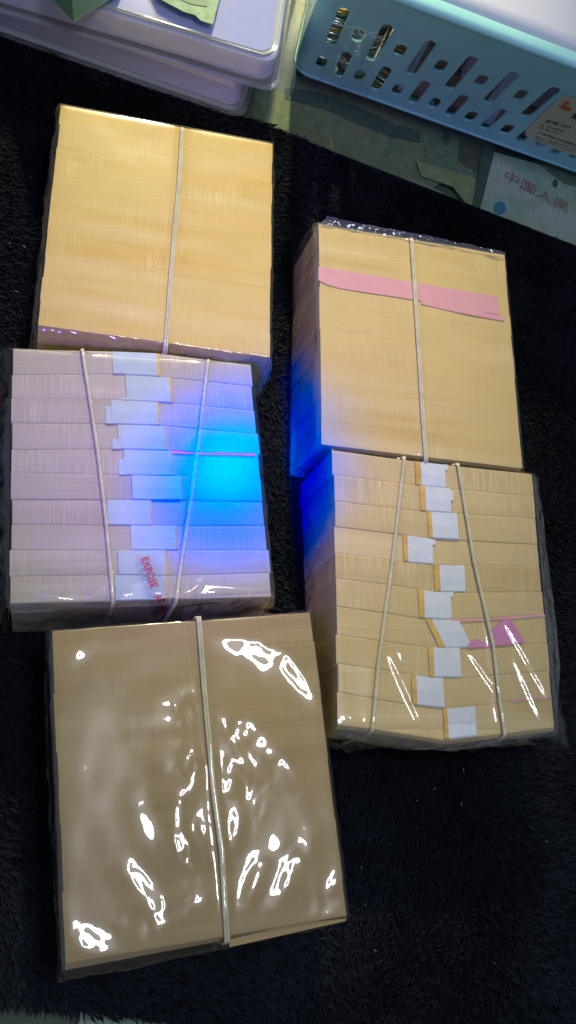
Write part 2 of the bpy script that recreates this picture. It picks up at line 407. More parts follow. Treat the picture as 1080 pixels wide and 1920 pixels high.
    for k in range(1, ns + 1):
        zf = 1 - k / ns; zz = H * zf if k < ns else 0.001
        cur = []
        for (i, j) in per:
            ss, tt = j / (nx - 1), i / (ny - 1)
            zq = H * zf
            if zq >= zmid: kk = (zq - zmid) / (H - zmid); Q = Mn * (1 - kk) + Tn * kk
            else: kk = zq / zmid; Q = Bn * (1 - kk) + Mn * kk
            Q = [Vector(q) for q in Q]
            p = (Q[0] * (1 - ss) * (1 - tt) + Q[1] * ss * (1 - tt) + Q[2] * ss * tt + Q[3] * (1 - ss) * tt)
            # outward push
            e = 0.012
            wl = math.exp(-ss / e * .5); wr = math.exp(-(1 - ss) / e * .5); wt = math.exp(-tt / e * .5); wb = math.exp(-(1 - tt) / e * .5)
            ex = (Q[1] - Q[0]).normalized(); ey = (Q[3] - Q[0]).normalized()
            env = math.sin(math.pi * min(1, (1 - zf) * 1.0 + 0.06)) ** 0.6
            al = ss if (i == 0 or i == ny - 1) else tt
            nv = noise.noise((p.x * 60, p.y * 60, zz * 45 + seed)) * 0.7 + 0.75 + 0.4 * noise.noise((p.x * 200, p.y * 200, zz * 90))
            off = ex * (wr * sides_['r'] - wl * sides_['l']) + ey * (wb * sides_['b'] - wt * sides_['t'])
            p2 = p + off * (0.001 * env * nv) + (p - Vector((cen.x, cen.y))).normalized() * 0.0009
            cur.append(len(vs)); vs.append((p2.x - cen.x, p2.y - cen.y, zz))
        nP = len(per)
        for a in range(nP):
            b = (a + 1) % nP
            fs.append((prev[a], prev[b], cur[b], cur[a]))
        prev = cur
    link_mesh('clear_film', vs, fs, M[film_mat], root, smooth=True)
    return root, cen, st, pos

def slip(root, cen, pts, z, m, name='paper_slip', th=0.0002):
    Pn = [U(x, y, z) - cen for x, y in pts]
    n = len(Pn); vs = Pn + [p - Vector((0, 0, th)) for p in Pn]
    fs = [tuple(range(n))[::-1], tuple(range(n, 2 * n))] + [(i, (i + 1) % n, n + (i + 1) % n, n + i) for i in range(n)]
    return link_mesh(name, vs, fs, m, root)

def c5(pts): return [(x * .4907, y * .4907 + 640) for x, y in pts]
def c6(pts): return [(x * .4907 + 540, y * .4907 + 830) for x, y in pts]

# brick 1: upper left
b1 = brick('wrapped brick of banknotes with plain yellow edges at the upper left of the mat', [(114, 197), (511, 270), (507, 670), (69, 609)],
      paper='paper_a', cords=[[(342, 243), (336, 340), (327, 440), (318, 550), (311, 650)]], bulge=(1.5, 3.5, 7, 3.5), seed=1, namp=0.0003, nscale=30, dome=0.0)
# brick 2: upper right with the pink slip
b2 = brick('wrapped brick of banknotes with a wide pink slip across its yellow edges', [(597, 420), (946, 478), (981, 878), (601, 833)],
      bottom=[(547, 507), None, None, (541, 892)],
      paper='paper_b', cords=[[(772, 449), (779, 560), (787, 680), (793, 780), (799, 862)]], bulge=(6, 2.5, 3, 3.0), seed=2, namp=0.0005, nscale=45, dome=0.0005,
      creases=[((640, 660), (740, 700), .0008, .003), ((740, 700), (765, 790), .0008, .003), ((620, 600), (720, 620), .0006, .003), ((850, 560), (900, 640), .0005, .002), ((640, 740), (700, 760), .0006, .003), ((820, 700), (830, 790), .0005, .002), ((880, 800), (950, 860), .0006, .002)])
slip(b2[0], b2[1], [(597, 499), (780, 530), (934, 556), (936, 590), (784, 563), (720, 553), (640, 541), (615, 534), (597, 525)], H + 0.0004, M['pinksoft'])
slip(b2[0], b2[1], [(790, 562), (870, 577), (947, 594), (945, 602), (860, 586), (790, 570)], H + 0.00052, M['pinksoft'])

# brick 3: middle left, straps showing, lit by the torch
S3 = [[(45, 28), (430, 38), (600, 45), (960, 90)], [(45, 127), (430, 124), (650, 137), (970, 172)], [(45, 218), (425, 222), (605, 232), (720, 240), (975, 265)],
      [(45, 310), (405, 315), (625, 322), (760, 335), (985, 352)], [(45, 412), (475, 412), (650, 418), (1000, 432)], [(45, 500), (380, 508), (655, 515), (1010, 525)],
      [(45, 603), (385, 605), (515, 605), (1015, 612)], [(45, 700), (500, 702), (675, 705), (1020, 705)], [(45, 797), (500, 798), (660, 797), (1025, 797)],
      [(40, 898), (450, 892), (640, 895), (1030, 885)], [(35, 1002), (430, 992), (680, 984), (1040, 975)]]
S3 = [c5(s) for s in S3]
def x5(x): return x * .4907
def x6(x): return x * .4907 + 540
st3 = [(430, 600, 610), (482, 650, 657, (455, .9, 1.0)), (425, 600, 609, (403, .3, 1.0)), (452, 628, 637, (428, .6, 1.0)), (475, 652, 660, (453, .4, 1.0)),
       (505, 685, 690), (410, 572, 580), (500, 670, 678), (452, 630, 640), (440, 632, 641)]
st3 = [(x5(a[0]), x5(a[1]), x5(a[2])) + (((x5(a[3][0]), a[3][1], a[3][2]),) if len(a) > 3 else ()) for a in st3]
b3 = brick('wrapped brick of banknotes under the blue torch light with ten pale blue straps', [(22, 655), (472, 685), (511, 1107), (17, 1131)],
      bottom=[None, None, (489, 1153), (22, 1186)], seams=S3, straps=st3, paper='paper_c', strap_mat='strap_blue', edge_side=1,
      cords=[c5([(315, 36), (345, 230), (375, 430), (405, 680), (432, 985)]), c5([(795, 76), (755, 400), (715, 680), (675, 982)])], double=False,
      bulge=(1, 2.5, 4, 8), seed=3, namp=0.00035, nscale=55, dome=0.0004,
      creases=[((20, 1090), (120, 1125), .0006, .002), ((170, 1120), (215, 1080), .0012, .002), ((350, 1115), (385, 1085), .001, .0015), ((225, 1060), (205, 1110), .0012, .002),
               ((370, 1095), (500, 1110), .0006, .002), ((90, 1060), (110, 1110), .0008, .0015), ((470, 1050), (490, 1040), .0006, .001)], film_mat='film_loose')
slip(b3[0], b3[1], c5([(652, 419), (800, 427), (820, 423), (975, 428), (975, 438), (820, 434), (750, 431), (652, 423)]), H + 0.0006, M['glowpink'], 'red_slip')

# brick 4: middle right, white straps
S4 = [[(170, 28), (440, 65), (650, 90), (935, 120)], [(170, 122), (440, 157), (505, 163), (640, 178), (945, 206)], [(170, 222), (430, 252), (515, 262), (620, 268), (950, 290)],
      [(165, 317), (430, 350), (550, 366), (650, 372), (955, 388)], [(162, 418), (440, 455), (550, 465), (650, 468), (965, 472)], [(160, 515), (400, 545), (560, 570), (680, 572), (975, 570)],
      [(162, 620), (400, 655), (500, 671), (620, 677), (985, 660)], [(164, 730), (480, 775), (560, 783), (690, 783), (1000, 765)], [(170, 840), (480, 885), (540, 897), (655, 898), (1005, 870)],
      [(180, 950), (470, 1000), (600, 1016), (720, 1005), (1010, 968)], [(188, 1075), (330, 1092), (600, 1135), (830, 1108), (1018, 1085)]]
S4 = [c6(s) for s in S4]
st4 = [(485, 508, 600, (612, 0, .25)), (503, 525, 620, (632, .1, .5)), (533, 550, 648), (440, 457, 552, (565, .05, .25)), (557, 580, 675), (498, 520, 622, (633, 0, .2)), (550, 574, 676, None, .06),
       (537, 557, 658), (473, 492, 595), (595, 612, 718)]
st4 = [(x6(a[0]), x6(a[1]), x6(a[2])) + ((((x6(a[3][0]), a[3][1], a[3][2]) if a[3] else None),) if len(a) > 3 else ()) + ((a[4],) if len(a) > 4 else ()) for a in st4]
b4 = brick('wrapped brick of banknotes with ten white straps and pink paper corners', [(622, 844), (999, 889), (1040, 1362), (632, 1358)],
      bottom=[(560, 912), None, None, None], mid=[None, None, (1040, 1380), (625, 1378)], zmid=0.044, seams=S4, straps=st4, paper='paper_d',
      cords=[c6([(445, 60), (400, 450), (372, 650), (345, 850), (323, 1092)]), c6([(650, 86), (710, 450), (785, 780), (810, 1000), (828, 1112)])], double=False,
      bulge=(1.5, 9, 7, 4), seed=4, namp=0.0004, nscale=50, dome=0.0004, film_mat='film_loose',
      creases=[((945, 1165), (1028, 1308), .0014, .002), ((960, 1230), (1015, 1350), .0012, .002), ((880, 1225), (925, 1290), .0012, .0015), ((730, 1230), (790, 1360), .0014, .0018),
               ((745, 1215), (755, 1240), .0006, .001), ((800, 1360), (830, 1375), .001, .002), ((650, 1340), (665, 1355), .001, .002), ((980, 970), (990, 1000), .0006, .0012), ((1010, 1150), (1030, 1180), .0006, .001)])
r4, cc4 = b4[0], b4[1]
slip(r4, cc4, c6([(780, 712), (830, 668), (862, 690), (905, 762), (840, 772), (790, 776), (782, 745)]), H + 0.0007, M['pink'])
slip(r4, cc4, c6([(683, 784), (690, 768), (715, 748), (748, 760), (780, 774), (775, 780), (730, 782)]), H + 0.0006, M['pink'])
slip(r4, cc4, c6([(620, 675), (760, 672), (980, 656), (985, 663), (860, 673), (740, 680), (625, 681)]), H + 0.0005, M['pink2'])
slip(r4, cc4, c6([(850, 984), (1005, 965), (1006, 971), (850, 989)]), H + 0.0006, M['pink2'])
slip(r4, cc4, c6([(560, 466), (650, 467), (650, 470), (560, 469)]), H + 0.0005, M['magenta'], 'red_slip')

# brick 5: lower left, loose shiny film
b5 = brick('wrapped brick of banknotes under loose shiny film nearest the lower left corner', [(95, 1184), (583, 1149), (651, 1716), (122, 1806)],
      mid=[None, None, (653, 1724), (119, 1836)], bottom=[None, None, None, None], zmid=0.044, paper='paper_e', cords=[[(373, 1160), (382, 1280), (400, 1480), (416, 1600), (426, 1762)]],
      bulge=(3, 1.5, 2, 2.5), seed=5, namp=0.0006, nscale=36, aniso=(1.0, 0.7), crumple=[((352, 1310), (345, 1520), .006, .0007, 150), ((350, 1560), (330, 1760), .010, .0009, 110), ((440, 1360), (470, 1500), .011, .0009, 110), ((480, 1180), (580, 1230), .006, .0006, 130), ((230, 1740), (420, 1770), .006, .0007, 130), ((550, 1600), (600, 1700), .008, .0006, 100)], dome=0.0012, film_mat='film_loose', gap=0.0012,
      creases=[((400, 1190), (470, 1195), .0012, .005), ((470, 1195), (540, 1225), .0016, .006), ((540, 1225), (590, 1300), .0014, .004), ((425, 1345), (480, 1365), .0014, .006), ((480, 1365), (530, 1420), .002, .0075),
               ((530, 1420), (565, 1485), .0016, .004), ((425, 1400), (470, 1430), .0014, .005), ((470, 1430), (500, 1465), .0014, .005), ((430, 1450), (432, 1500), .0012, .004), ((450, 1520), (438, 1585), .0012, .003),
               ((270, 1310), (340, 1302), .0008, .005), ((250, 1345), (345, 1345), .0006, .004), ((250, 1385), (350, 1385), .0007, .004), ((270, 1420), (355, 1425), .0006, .004), ((355, 1330), (352, 1400), .0010, .003), ((360, 1410), (352, 1500), .0016, .004),
               ((350, 1560), (365, 1640), .0014, .004), ((320, 1600), (350, 1690), .0016, .005), ((365, 1600), (385, 1700), .0018, .005), ((350, 1690), (400, 1720), .0014, .005), ((490, 1625), (460, 1700), .0012, .003), ((590, 1565), (520, 1700), .0014, .004),
               ((235, 1640), (280, 1700), .0014, .004), ((250, 1740), (280, 1780), .0014, .004), ((285, 1715), (310, 1760), .0014, .004), ((315, 1700), (345, 1740), .0012, .004), ((130, 1760), (180, 1795), .001, .004), ((350, 1760), (390, 1750), .001, .003),
               ((300, 1420), (330, 1600), .0016, .005), ((345, 1440), (335, 1600), .0016, .0045), ((250, 1500), (300, 1640), .0010, .005), ((375, 1440), (385, 1580), .0010, .003), ((130, 1230), (160, 1200), .0010, .004), ((400, 1780), (160, 1820), .0008, .003), ((635, 1640), (622, 1670), .0008, .002), ((600, 1750), (640, 1700), .0006, .003)])
slip(b5[0], b5[1], [(430, 1762), (585, 1722), (590, 1728), (650, 1722), (648, 1727), (430, 1776)], H - 0.001, M['paper_e'], 'folded_flap')

M['film_fold'] = film('folded_clear_film', rough=0.09, boost=1.4, haze=0.09, bscale=(160, 160, 160), bstr=0.5)
def fold(b, A_, B_, za, zb, n=26, m=5):
    pa = np.array(A_, float); pb = np.array(B_, float)
    ka = np.linspace(0, 1, len(pa)); kb = np.linspace(0, 1, len(pb)); vs, fs = [], []
    for i in range(n):
        f = i / (n - 1)
        a = U(np.interp(f, ka, pa[:, 0]), np.interp(f, ka, pa[:, 1]), za); c = U(np.interp(f, kb, pb[:, 0]), np.interp(f, kb, pb[:, 1]), zb)
        for j in range(m):
            g = j / (m - 1); w_ = 0.0011 * math.sin(math.pi * g * .8)
            nvec = Vector((noise.noise((f * 14, j * .9, 1)), noise.noise((f * 14, j * .9, 7)), noise.noise((f * 11, j * .9, 4)))) * w_ * 1.6
            vs.append(a.lerp(c, g) + nvec - b[1])
    for i in range(n - 1):
        for j in range(m - 1): fs.append((i * m + j, i * m + j + 1, (i + 1) * m + j + 1, (i + 1) * m + j))
    return link_mesh('film_fold', vs, fs, M['film_fold'], b[0], smooth=True)
fold(b2, [(597, 421), (700, 437), (771, 449), (860, 464), (946, 479)], [(613, 406), (700, 422), (775, 437), (870, 456), (949, 473)], H + .0005, H + .003)
fold(b2, [(597, 421), (600, 600), (600, 832)], [(588, 428), (590, 600), (592, 842)], H + .0008, H - .004)
fold(b1, [(345, 650), (430, 658), (507, 669)], [(340, 664), (420, 676), (511, 682)], H, H - .006)
fold(b1, [(500, 672), (508, 676), (511, 682)], [(474, 742), (484, 744), (506, 700)], H - .008, H - .03)
fold(b3, [(20, 700), (19, 850), (17, 1000), (17, 1131)], [(12, 760), (4, 860), (7, 1010), (16, 1168)], H - .001, H - .012)
fold(b3, [(17, 1131), (150, 1126), (300, 1122), (511, 1107)], [(20, 1150), (150, 1140), (300, 1136), (514, 1122)], H + .0006, H - .005)
fold(b4, [(999, 889), (1018, 1100), (1030, 1250), (1040, 1362)], [(1008, 898), (1036, 1110), (1050, 1270), (1046, 1380)], H - .001, H - .010)
fold(b4, [(632, 1358), (700, 1372), (835, 1392), (950, 1372), (1040, 1362)], [(636, 1378), (710, 1396), (835, 1408), (950, 1396), (1046, 1380)], H - .001, H - .010)
fold(b5, [(95, 1184), (105, 1400), (122, 1806)], [(88, 1190), (98, 1400), (114, 1836)], H, H - .008)

# ------------------------------------------------------------------ text helper
def text_mesh(txt, m, name, p0, p1, z=None, height=None, parent=None, cen=Vector(), wp=None, nrm=Vector((0, 0, 1)), depth=0.0):
    cu = bpy.data.curves.new(name, 'FONT'); cu.body = txt; cu.size = 1.0; cu.offset = 0.015; cu.resolution_u = 3
    o = bpy.data.objects.new(name, cu); C.objects.link(o)
    dg = bpy.context.evaluated_depsgraph_get(); me = bpy.data.meshes.new_from_object(o.evaluated_get(dg))
    bpy.data.objects.remove(o); me.name = name
    me.materials.clear(); me.materials.append(m)
    a, b = (U(*p0, z), U(*p1, z)) if wp is None else wp
    xs = [v.co.x for v in me.vertices]
    if not xs: return None
    w0, w1 = min(xs), max(xs)
    X = (b - a); ln = X.length; X.normalize(); Z = nrm.normalized(); Y = Z.cross(X).normalized()
    sx = ln / (w1 - w0); sy = (height / 0.72) if height else sx
    for v in me.vertices:
        v.co = a - cen + X * ((v.co.x - w0) * sx) + Y * (v.co.y * sy)
    ob = bpy.data.objects.new(name, me); C.objects.link(ob)
    if parent: ob.parent = parent
    return ob
# sealing tape with print on brick 3
r3, cc3 = b3[0], b3[1]
zt = H + 0.0036
tp = [U(252, 1040, H + .003), U(295, 1036, H + .003), U(330, 1118, zt), U(278, 1126, zt)]
lowq = [U(338, 1152, 0.018), U(290, 1158, 0.018)]
tape = link_mesh('sealing_tape', [p - cc3 for p in (tp[0], tp[1], tp[2], lowq[0], lowq[1], tp[3])], [(0, 5, 2, 1), (5, 4, 3, 2)], M['tape'], r3)
text_mesh('EXPOSE', M['redink'], 'printed_word', (264, 1047), (283, 1103), H + .0038, 0.0042, tape, cc3)
fn = ((tp[2] - tp[3]).cross(lowq[1] - tp[3])); fn = -fn.normalized() if fn.z > 0 and False else fn.normalized()
if fn.y > 0: fn = -fn
aa = tp[3].lerp(tp[2], .30) + fn * .0004; bb = lowq[1].lerp(lowq[0], .30) + fn * .0004
text_mesh('A', M['redink'], 'printed_letter', (288, 1117), (292, 1127), H + .0041, 0.0042, tape, cc3)
text_mesh('DHESIVE', M['redink'], 'printed_word', None, None, None, 0.0042, tape, cc3, wp=(aa, bb), nrm=fn)
aa = tp[3].lerp(tp[2], .72) + fn * .0004; bb = lowq[1].lerp(lowq[0], .72) + fn * .0004
text_mesh('LEE', M['whiteink'], 'printed_word', None, None, None, 0.0034, tape, cc3, wp=(aa, bb), nrm=fn)

# ------------------------------------------------------------------ fur mat on the glass counter
ME = [U(-260, -60, 0), U(1400, 585, 0), U(1300, 2030, 0), U(-300, 1842, 0)]
def in_quad(x, y, Q):
    ins = np.ones(x.shape, bool)
    sg = None
    for i in range(4):
        a, b = Q[i], Q[(i + 1) % 4]
        c = (b[0] - a[0]) * (y - a[1]) - (b[1] - a[1]) * (x - a[0])
        if sg is None:
            ar = sum(Q[k][0] * Q[(k + 1) % 4][1] - Q[(k + 1) % 4][0] * Q[k][1] for k in range(4)); sg = 1 if ar > 0 else -1
        ins &= (c * sg > 0)
    return ins
MQ = [(p.x, p.y) for p in ME]
mat_o = link_mesh('fur_mat', [(x, y, z) for z in (0.0, -0.0035) for x, y in MQ], [(0, 1, 2, 3)[::-1], (4, 5, 6, 7)] + [(i, (i + 1) % 4, 4 + (i + 1) % 4, 4 + i) for i in range(4)], M['matbase'])
tag(mat_o, 'black fur mat spread over the counter under the five banknote bricks', 'mat')
FOOT.append([(p.x, p.y) for p in (U(-250, -19), U(458, 226), U(560, -150), U(-200, -250))])
NB = 330000
xa, ya = min(q[0] for q in MQ), min(q[1] for q in MQ); xb, yb = max(q[0] for q in MQ), max(q[1] for q in MQ)
X = nrng.uniform(xa, xb, NB * 3); Y = nrng.uniform(ya, yb, NB * 3)
ok = in_quad(X, Y, MQ)
# keep what the frame and a step to the side can see
Rn = np.array(RW)                      # camera->world
def projn(x, y, z):
    p = np.stack([x, y, z - HC], -1) @ Rn
    return 540 + F * p[..., 0] / -p[..., 2], 960 - F * p[..., 1] / -p[..., 2]
PX, PY = projn(X, Y, np.zeros_like(X))
ok &= (PX > -150) & (PX < 1230) & (PY > -80) & (PY < 2050)
for q in FOOT: ok &= ~in_quad(X, Y, q)
X, Y = X[ok][:NB], Y[ok][:NB]; n = len(X)
# lay direction varies in swirls
ang = np.array([noise.noise((x * 7, y * 7, 0)) * 2.6 + noise.noise((x * 30, y * 30, 4)) * 0.7 for x, y in zip(X, Y)]) - 0.9 + nrng.normal(0, 0.3, n)
ln = nrng.uniform(0.0035, 0.0075, n); hh = ln * nrng.uniform(0.2, 0.5, n); wd = nrng.uniform(0.00014, 0.00028, n)
dx, dy = np.cos(ang), np.sin(ang)
V = np.empty((n, 4, 3), np.float32)
V[:, 0] = np.stack([X - dy * wd, Y + dx * wd, np.zeros(n)], -1); V[:, 1] = np.stack([X + dy * wd, Y - dx * wd, np.zeros(n)], -1)
V[:, 2] = np.stack([X + dx * ln * .55 + dy * wd * .7, Y + dy * ln * .55 - dx * wd * .7, hh * .8], -1)
cv = nrng.uniform(-.35, .35, n)
V[:, 3] = np.stack([X + np.cos(ang + cv) * ln, Y + np.sin(ang + cv) * ln, hh], -1)
me = bpy.data.meshes.new('fur'); me.vertices.add(n * 4); me.vertices.foreach_set('co', V.ravel())
idx = (np.arange(n)[:, None] * 4 + np.array([0, 1, 2, 0, 2, 3])).astype(np.int32).ravel()
me.loops.add(n * 6); me.loops.foreach_set('vertex_index', idx)
me.polygons.add(n * 2); me.polygons.foreach_set('loop_start', (np.arange(n * 2) * 3).astype(np.int32))
me.materials.append(M['fur']); me.update(calc_edges=True); me.validate()
fo = bpy.data.objects.new('fur', me); C.objects.link(fo); fo.parent = mat_o; fo['kind'] = 'stuff'

# bits of lint caught in the fur
vs, fs = [], []
for _ in range(24):
    px_, py_ = rnd.choice([(rnd.uniform(640, 1080), rnd.uniform(1430, 1900)), (rnd.uniform(10, 1060), rnd.uniform(150, 1900)), (rnd.uniform(0, 90), rnd.uniform(150, 640))])
    p = U(px_, py_, 0.0045); a = rnd.uniform(0, 6.28); l_ = rnd.uniform(.0003, .0011); d1 = Vector((math.cos(a), math.sin(a), .2)) * l_; d2 = Vector((-math.sin(a), math.cos(a), .1)) * .00022
    if any(in_quad(np.array([p.x]), np.array([p.y]), q)[0] for q in FOOT) or not in_quad(np.array([p.x]), np.array([p.y]), MQ)[0]: continue
    b0 = len(vs); vs += [p - d1 - d2, p + d1 - d2, p + d1 + d2, p - d1 + d2, p + Vector((0, 0, .0003))]
    fs += [(b0, b0 + 1, b0 + 4), (b0 + 1, b0 + 2, b0 + 4), (b0 + 2, b0 + 3, b0 + 4), (b0 + 3, b0, b0 + 4)]
lo = link_mesh('lint', vs, fs, mat('grey_lint', (0.20, 0.22, 0.24), 0.9), mat_o); lo['kind'] = 'stuff'

# glass counter top with notes under it
gm = film('counter_glass', tint=(0.84, 0.90, 0.86), rough=0.04, boost=0.5)
g_ = link_mesh('glass_counter', [(-1.2, -1.2, -.0042), (1.4, -1.2, -.0042), (1.4, 1.6, -.0042), (-1.2, 1.6, -.0042), (-1.2, -1.2, -.0092), (1.4, -1.2, -.0092), (1.4, 1.6, -.0092), (-1.2, 1.6, -.0092)],
     [(0, 1, 2, 3), (7, 6, 5, 4), (0, 4, 5, 1), (1, 5, 6, 2), (2, 6, 7, 3), (3, 7, 4, 0)], gm)
g_['kind'] = 'structure'
bm_ = mat('dark_green_board', (0.10,0.12,0.10), 0.6)
n_ = nz(bm_, mapped(bm_, 'Object', (18, 30, 10)), 1, 4, .6)
L(bm_, mix(bm_, ramp(bm_, n_, .35, .7), (0.06, 0.09, 0.08, 1), (0.14, 0.15, 0.10, 1)), P(bm_).inputs['Base Color'])
g_ = link_mesh('counter_board', [(-1.2, -1.2, -.018), (1.4, -1.2, -.018), (1.4, 1.6, -.018), (-1.2, 1.6, -.018)], [(0, 1, 2, 3)], bm_); g_['kind'] = 'structure'

def note_mat(name, c1, c2, c3, sc=60):
    m = mat(name, c1, 0.6, spec=0.2)
    v = mapped(m, 'Object', (1, 1, 1)); a = nz(m, v, sc * 3, 5, .7); b = nz(m, v, sc * 1.1, 4, .65)
    wv = m.node_tree.nodes.new('ShaderNodeTexWave'); wv.inputs['Scale'].default_value = sc * 3; wv.inputs['Distortion'].default_value = 6; L(m, v, wv.inputs[0])
    c = mix(m, ramp(m, b, .42, .58), tuple(x * .8 for x in c1) + (1,), (*c2, 1)); c = mix(m, ramp(m, a, .5, .7, 0, .8), c, tuple(x * 1.15 for x in c3) + (1,))
    c = mix(m, ramp(m, wv.outputs['Fac'], .6, 1, 0, .35), c, tuple(x * .6 for x in c3) + (1,))
    L(m, c, P(m).inputs['Base Color']); return m
M['n_olive'] = note_mat('olive_note_print', (0.34, 0.30, 0.19), (0.22, 0.24, 0.17), (0.38, 0.34, 0.24), 40)
M['n_green'] = note_mat('green_note_print', (0.24, 0.30, 0.22), (0.18, 0.22, 0.18), (0.3, 0.34, 0.26), 50)
M['n_brown'] = note_mat('brown_note_print', (0.16, 0.13, 0.09), (0.10, 0.09, 0.07), (0.2, 0.17, 0.12), 60)
M['n_yellow'] = note_mat('yellow_note_print', (0.46, 0.42, 0.22), (0.36, 0.34, 0.2), (0.5, 0.46, 0.3), 50)
M['n_grey'] = note_mat('grey_pink_note_print', (0.42, 0.35, 0.37), (0.34, 0.3, 0.32), (0.48, 0.43, 0.43), 50)
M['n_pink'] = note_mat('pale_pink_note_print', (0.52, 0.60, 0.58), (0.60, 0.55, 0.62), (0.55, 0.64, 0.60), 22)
M['n_dark'] = note_mat('dark_blue_green_print', (0.10, 0.14, 0.13), (0.07, 0.10, 0.10), (0.16, 0.19, 0.16), 90)
M['n_blue'] = mat('blue_seal_ink', (0.07, 0.25, 0.48), 0.6)
M['n_red'] = mat('faded_red_ink', (0.46, 0.22, 0.30), 0.6)
def flat(name, pts, z, m, parent=None, label=None, cat=None, th=0.0004, group=None):
    Pn = [U(x, y, z) for x, y in pts]; cen = sum(Pn, Vector()) / len(Pn); cen.z = z
    if parent is not None: cen = parent.location
    Pn = [p - cen for p in Pn]; n = len(Pn)
    vs = Pn + [p - Vector((0, 0, th)) for p in Pn]
    o = link_mesh(name, vs, [tuple(range(n))[::-1], tuple(range(n, 2 * n))] + [(i, (i + 1) % n, n + (i + 1) % n, n + i) for i in range(n)], m, parent)
    if parent is None: o.location = cen
    if label: tag(o, label, cat, group)
    return o
G = 'banknotes lying under the counter glass'
nA = flat('banknote', [(420, 120), (620, 150), (830, 235), (845, 330), (780, 372), (690, 345), (400, 240)], -.0150, M['n_olive'], None, 'olive banknote under the glass between the case and basket', 'banknote', group=G)
flat('printed_stripe', [(535, 165), (600, 172), (660, 195), (740, 232), (790, 247), (788, 268), (735, 258), (670, 232), (610, 205), (535, 185)], -.0146, M['n_dark'], nA)
nB = flat('banknote', [(790, 215), (930, 265), (905, 385), (880, 375), (860, 330), (800, 310)], -.0140, M['n_green'], None, 'green banknote with a dark portrait under the basket edge', 'banknote', group=G)
flat('printed_portrait', [(862, 262), (905, 268), (912, 300), (890, 322), (858, 300)], -.0136, M['n_brown'], nB)
flat('printed_figure', [(829, 240), (840, 245), (845, 262), (838, 272), (828, 262)], -.0136, M['n_dark'], nB)
flat('banknote', [(780, 300), (905, 338), (915, 395), (880, 390), (850, 350), (790, 330)], -.0130, M['n_yellow'], None, 'yellow banknote corner left of the pink banknote', 'banknote', group=G)
flat('banknote', [(690, 318), (790, 340), (850, 372), (838, 384), (768, 366), (690, 350)], -.0120, M['n_grey'], None, 'greyish pink banknote sliver at the mat edge', 'banknote', group=G)
flat('banknote', [(905, 275), (925, 280), (915, 340), (900, 400), (885, 396)], -.0115, M['n_dark'], None, 'dark narrow banknote edge beside the pink banknote', 'banknote', group=G)
nP = flat('banknote', [(927, 285), (1140, 345), (1120, 500), (898, 402)], -.0108, M['n_pink'], None, 'pale pink banknote with red characters and a blue dot', 'banknote', group=G)
cirp = lambda cx, cy, rx, ry, n=20: [(cx + rx * math.cos(2 * math.pi * k / n), cy + ry * math.sin(2 * math.pi * k / n)) for k in range(n)]
flat('blue_seal', cirp(937, 390, 12, 12), -.0104, M['n_blue'], nP, th=.0002)
flat('printed_mark', cirp(1041, 344, 5, 8), -.0104, M['n_dark'], nP, th=.0002)
text_mesh('中国人民', M['n_red'], 'printed_characters', (944, 334), (1064, 398), -.0103, 0.0085, nP, nP.location)
flat('banknote', [(1000, 300), (1140, 330), (1140, 360), (1060, 345)], -.0102, M['n_green'], None, 'dark green banknote strip under the basket right of the pink banknote', 'banknote', group=G)

flat('banknote', [(150, 1885), (330, 1890), (330, 2000), (140, 2000)], -.0110, M['n_pink'], None, 'pale sheet standing in for glare on the glass below the bottom edge of the mat', 'banknote', group=G)  # no real note: added pale sheet whose colour imitates lamp glare on the glass
# ------------------------------------------------------------------ blue basket
M['basket'] = mat('light_blue_plastic', (0.16, 0.48, 0.60), 0.35, spec=0.5)
P(M['basket']).inputs['Subsurface Weight'].default_value = 0.0
bn = nz(M['basket'], mapped(M['basket'], 'Object', (30, 30, 30)), 1, 3, .5)
L(M['basket'], mix(M['basket'], ramp(M['basket'], bn, .3, .7), (0.26, 0.62, 0.74, 1), (0.31, 0.68, 0.80, 1)), P(M['basket']).inputs['Base Color'])
ZB, ZT = -0.003, 0.096
Bq0, Bq1 = U(551, 132, ZB), U(1092, 325, ZB); Tq0, Tq1 = U(606, -20, ZT), U(1240, 178, ZT)
ex = (Bq1 - Bq0).normalized(); eyb = Vector((0, 0, 1)).cross(ex).normalized()         # inward (away from the camera)
bc = Bq0.copy(); bc.z = ZB
bk = thing('plastic_basket', 'light blue slotted plastic basket with a label at the upper right', 'basket', bc)
# wall surface: a = distance along front wall, b = 0..1 up
Tq1e = Tq0 + ex * ((Tq1 - Tq0).dot(ex)); 
fl_in = (Tq0 - Bq0).dot(eyb)       # outward flare (negative)
fl_x = (Tq0 - Bq0).dot(ex)
LX = 0.36; DY = 0.24; RC = 0.013
def ring(zf, grow=0.0, n_c=10):
    """rounded rectangle at height zf, starting on the front wall left end"""
    z = lerp(ZB, ZT, zf); fl = lerp(0, -fl_in, zf)     # outward flare
    o = grow + fl
    x0, x1, y0, y1 = -o, LX + o, -o, DY + o
    if True: x0 = lerp(0, fl_x, zf) - grow
    r = RC + grow * .7; pts = []
    for cx, cy, a0 in ((x0 + r, y0 + r, 180), (x1 - r, y0 + r, 270), (x1 - r, y1 - r, 0), (x0 + r, y1 - r, 90)):
        for k in range(n_c + 1):
            a = math.radians(a0 + 90 * k / n_c); pts.append(bc * 0 + ex * (cx + r * math.cos(a)) + eyb * (cy + r * math.sin(a)) + Vector((0, 0, z - ZB)))
    return pts
def wallp(a, b):       # front wall point, a metres along from the corner
    z = lerp(ZB, ZT, b); fl = lerp(0, fl_in, b); x0 = lerp(0, fl_x, b) + RC
    return ex * (x0 + a * (1 + 0.06 * b)) + eyb * fl + Vector((0, 0, z - ZB))
ZR = 1.14         # slotted part ends here, rim above
WL = (LX - 2 * RC)
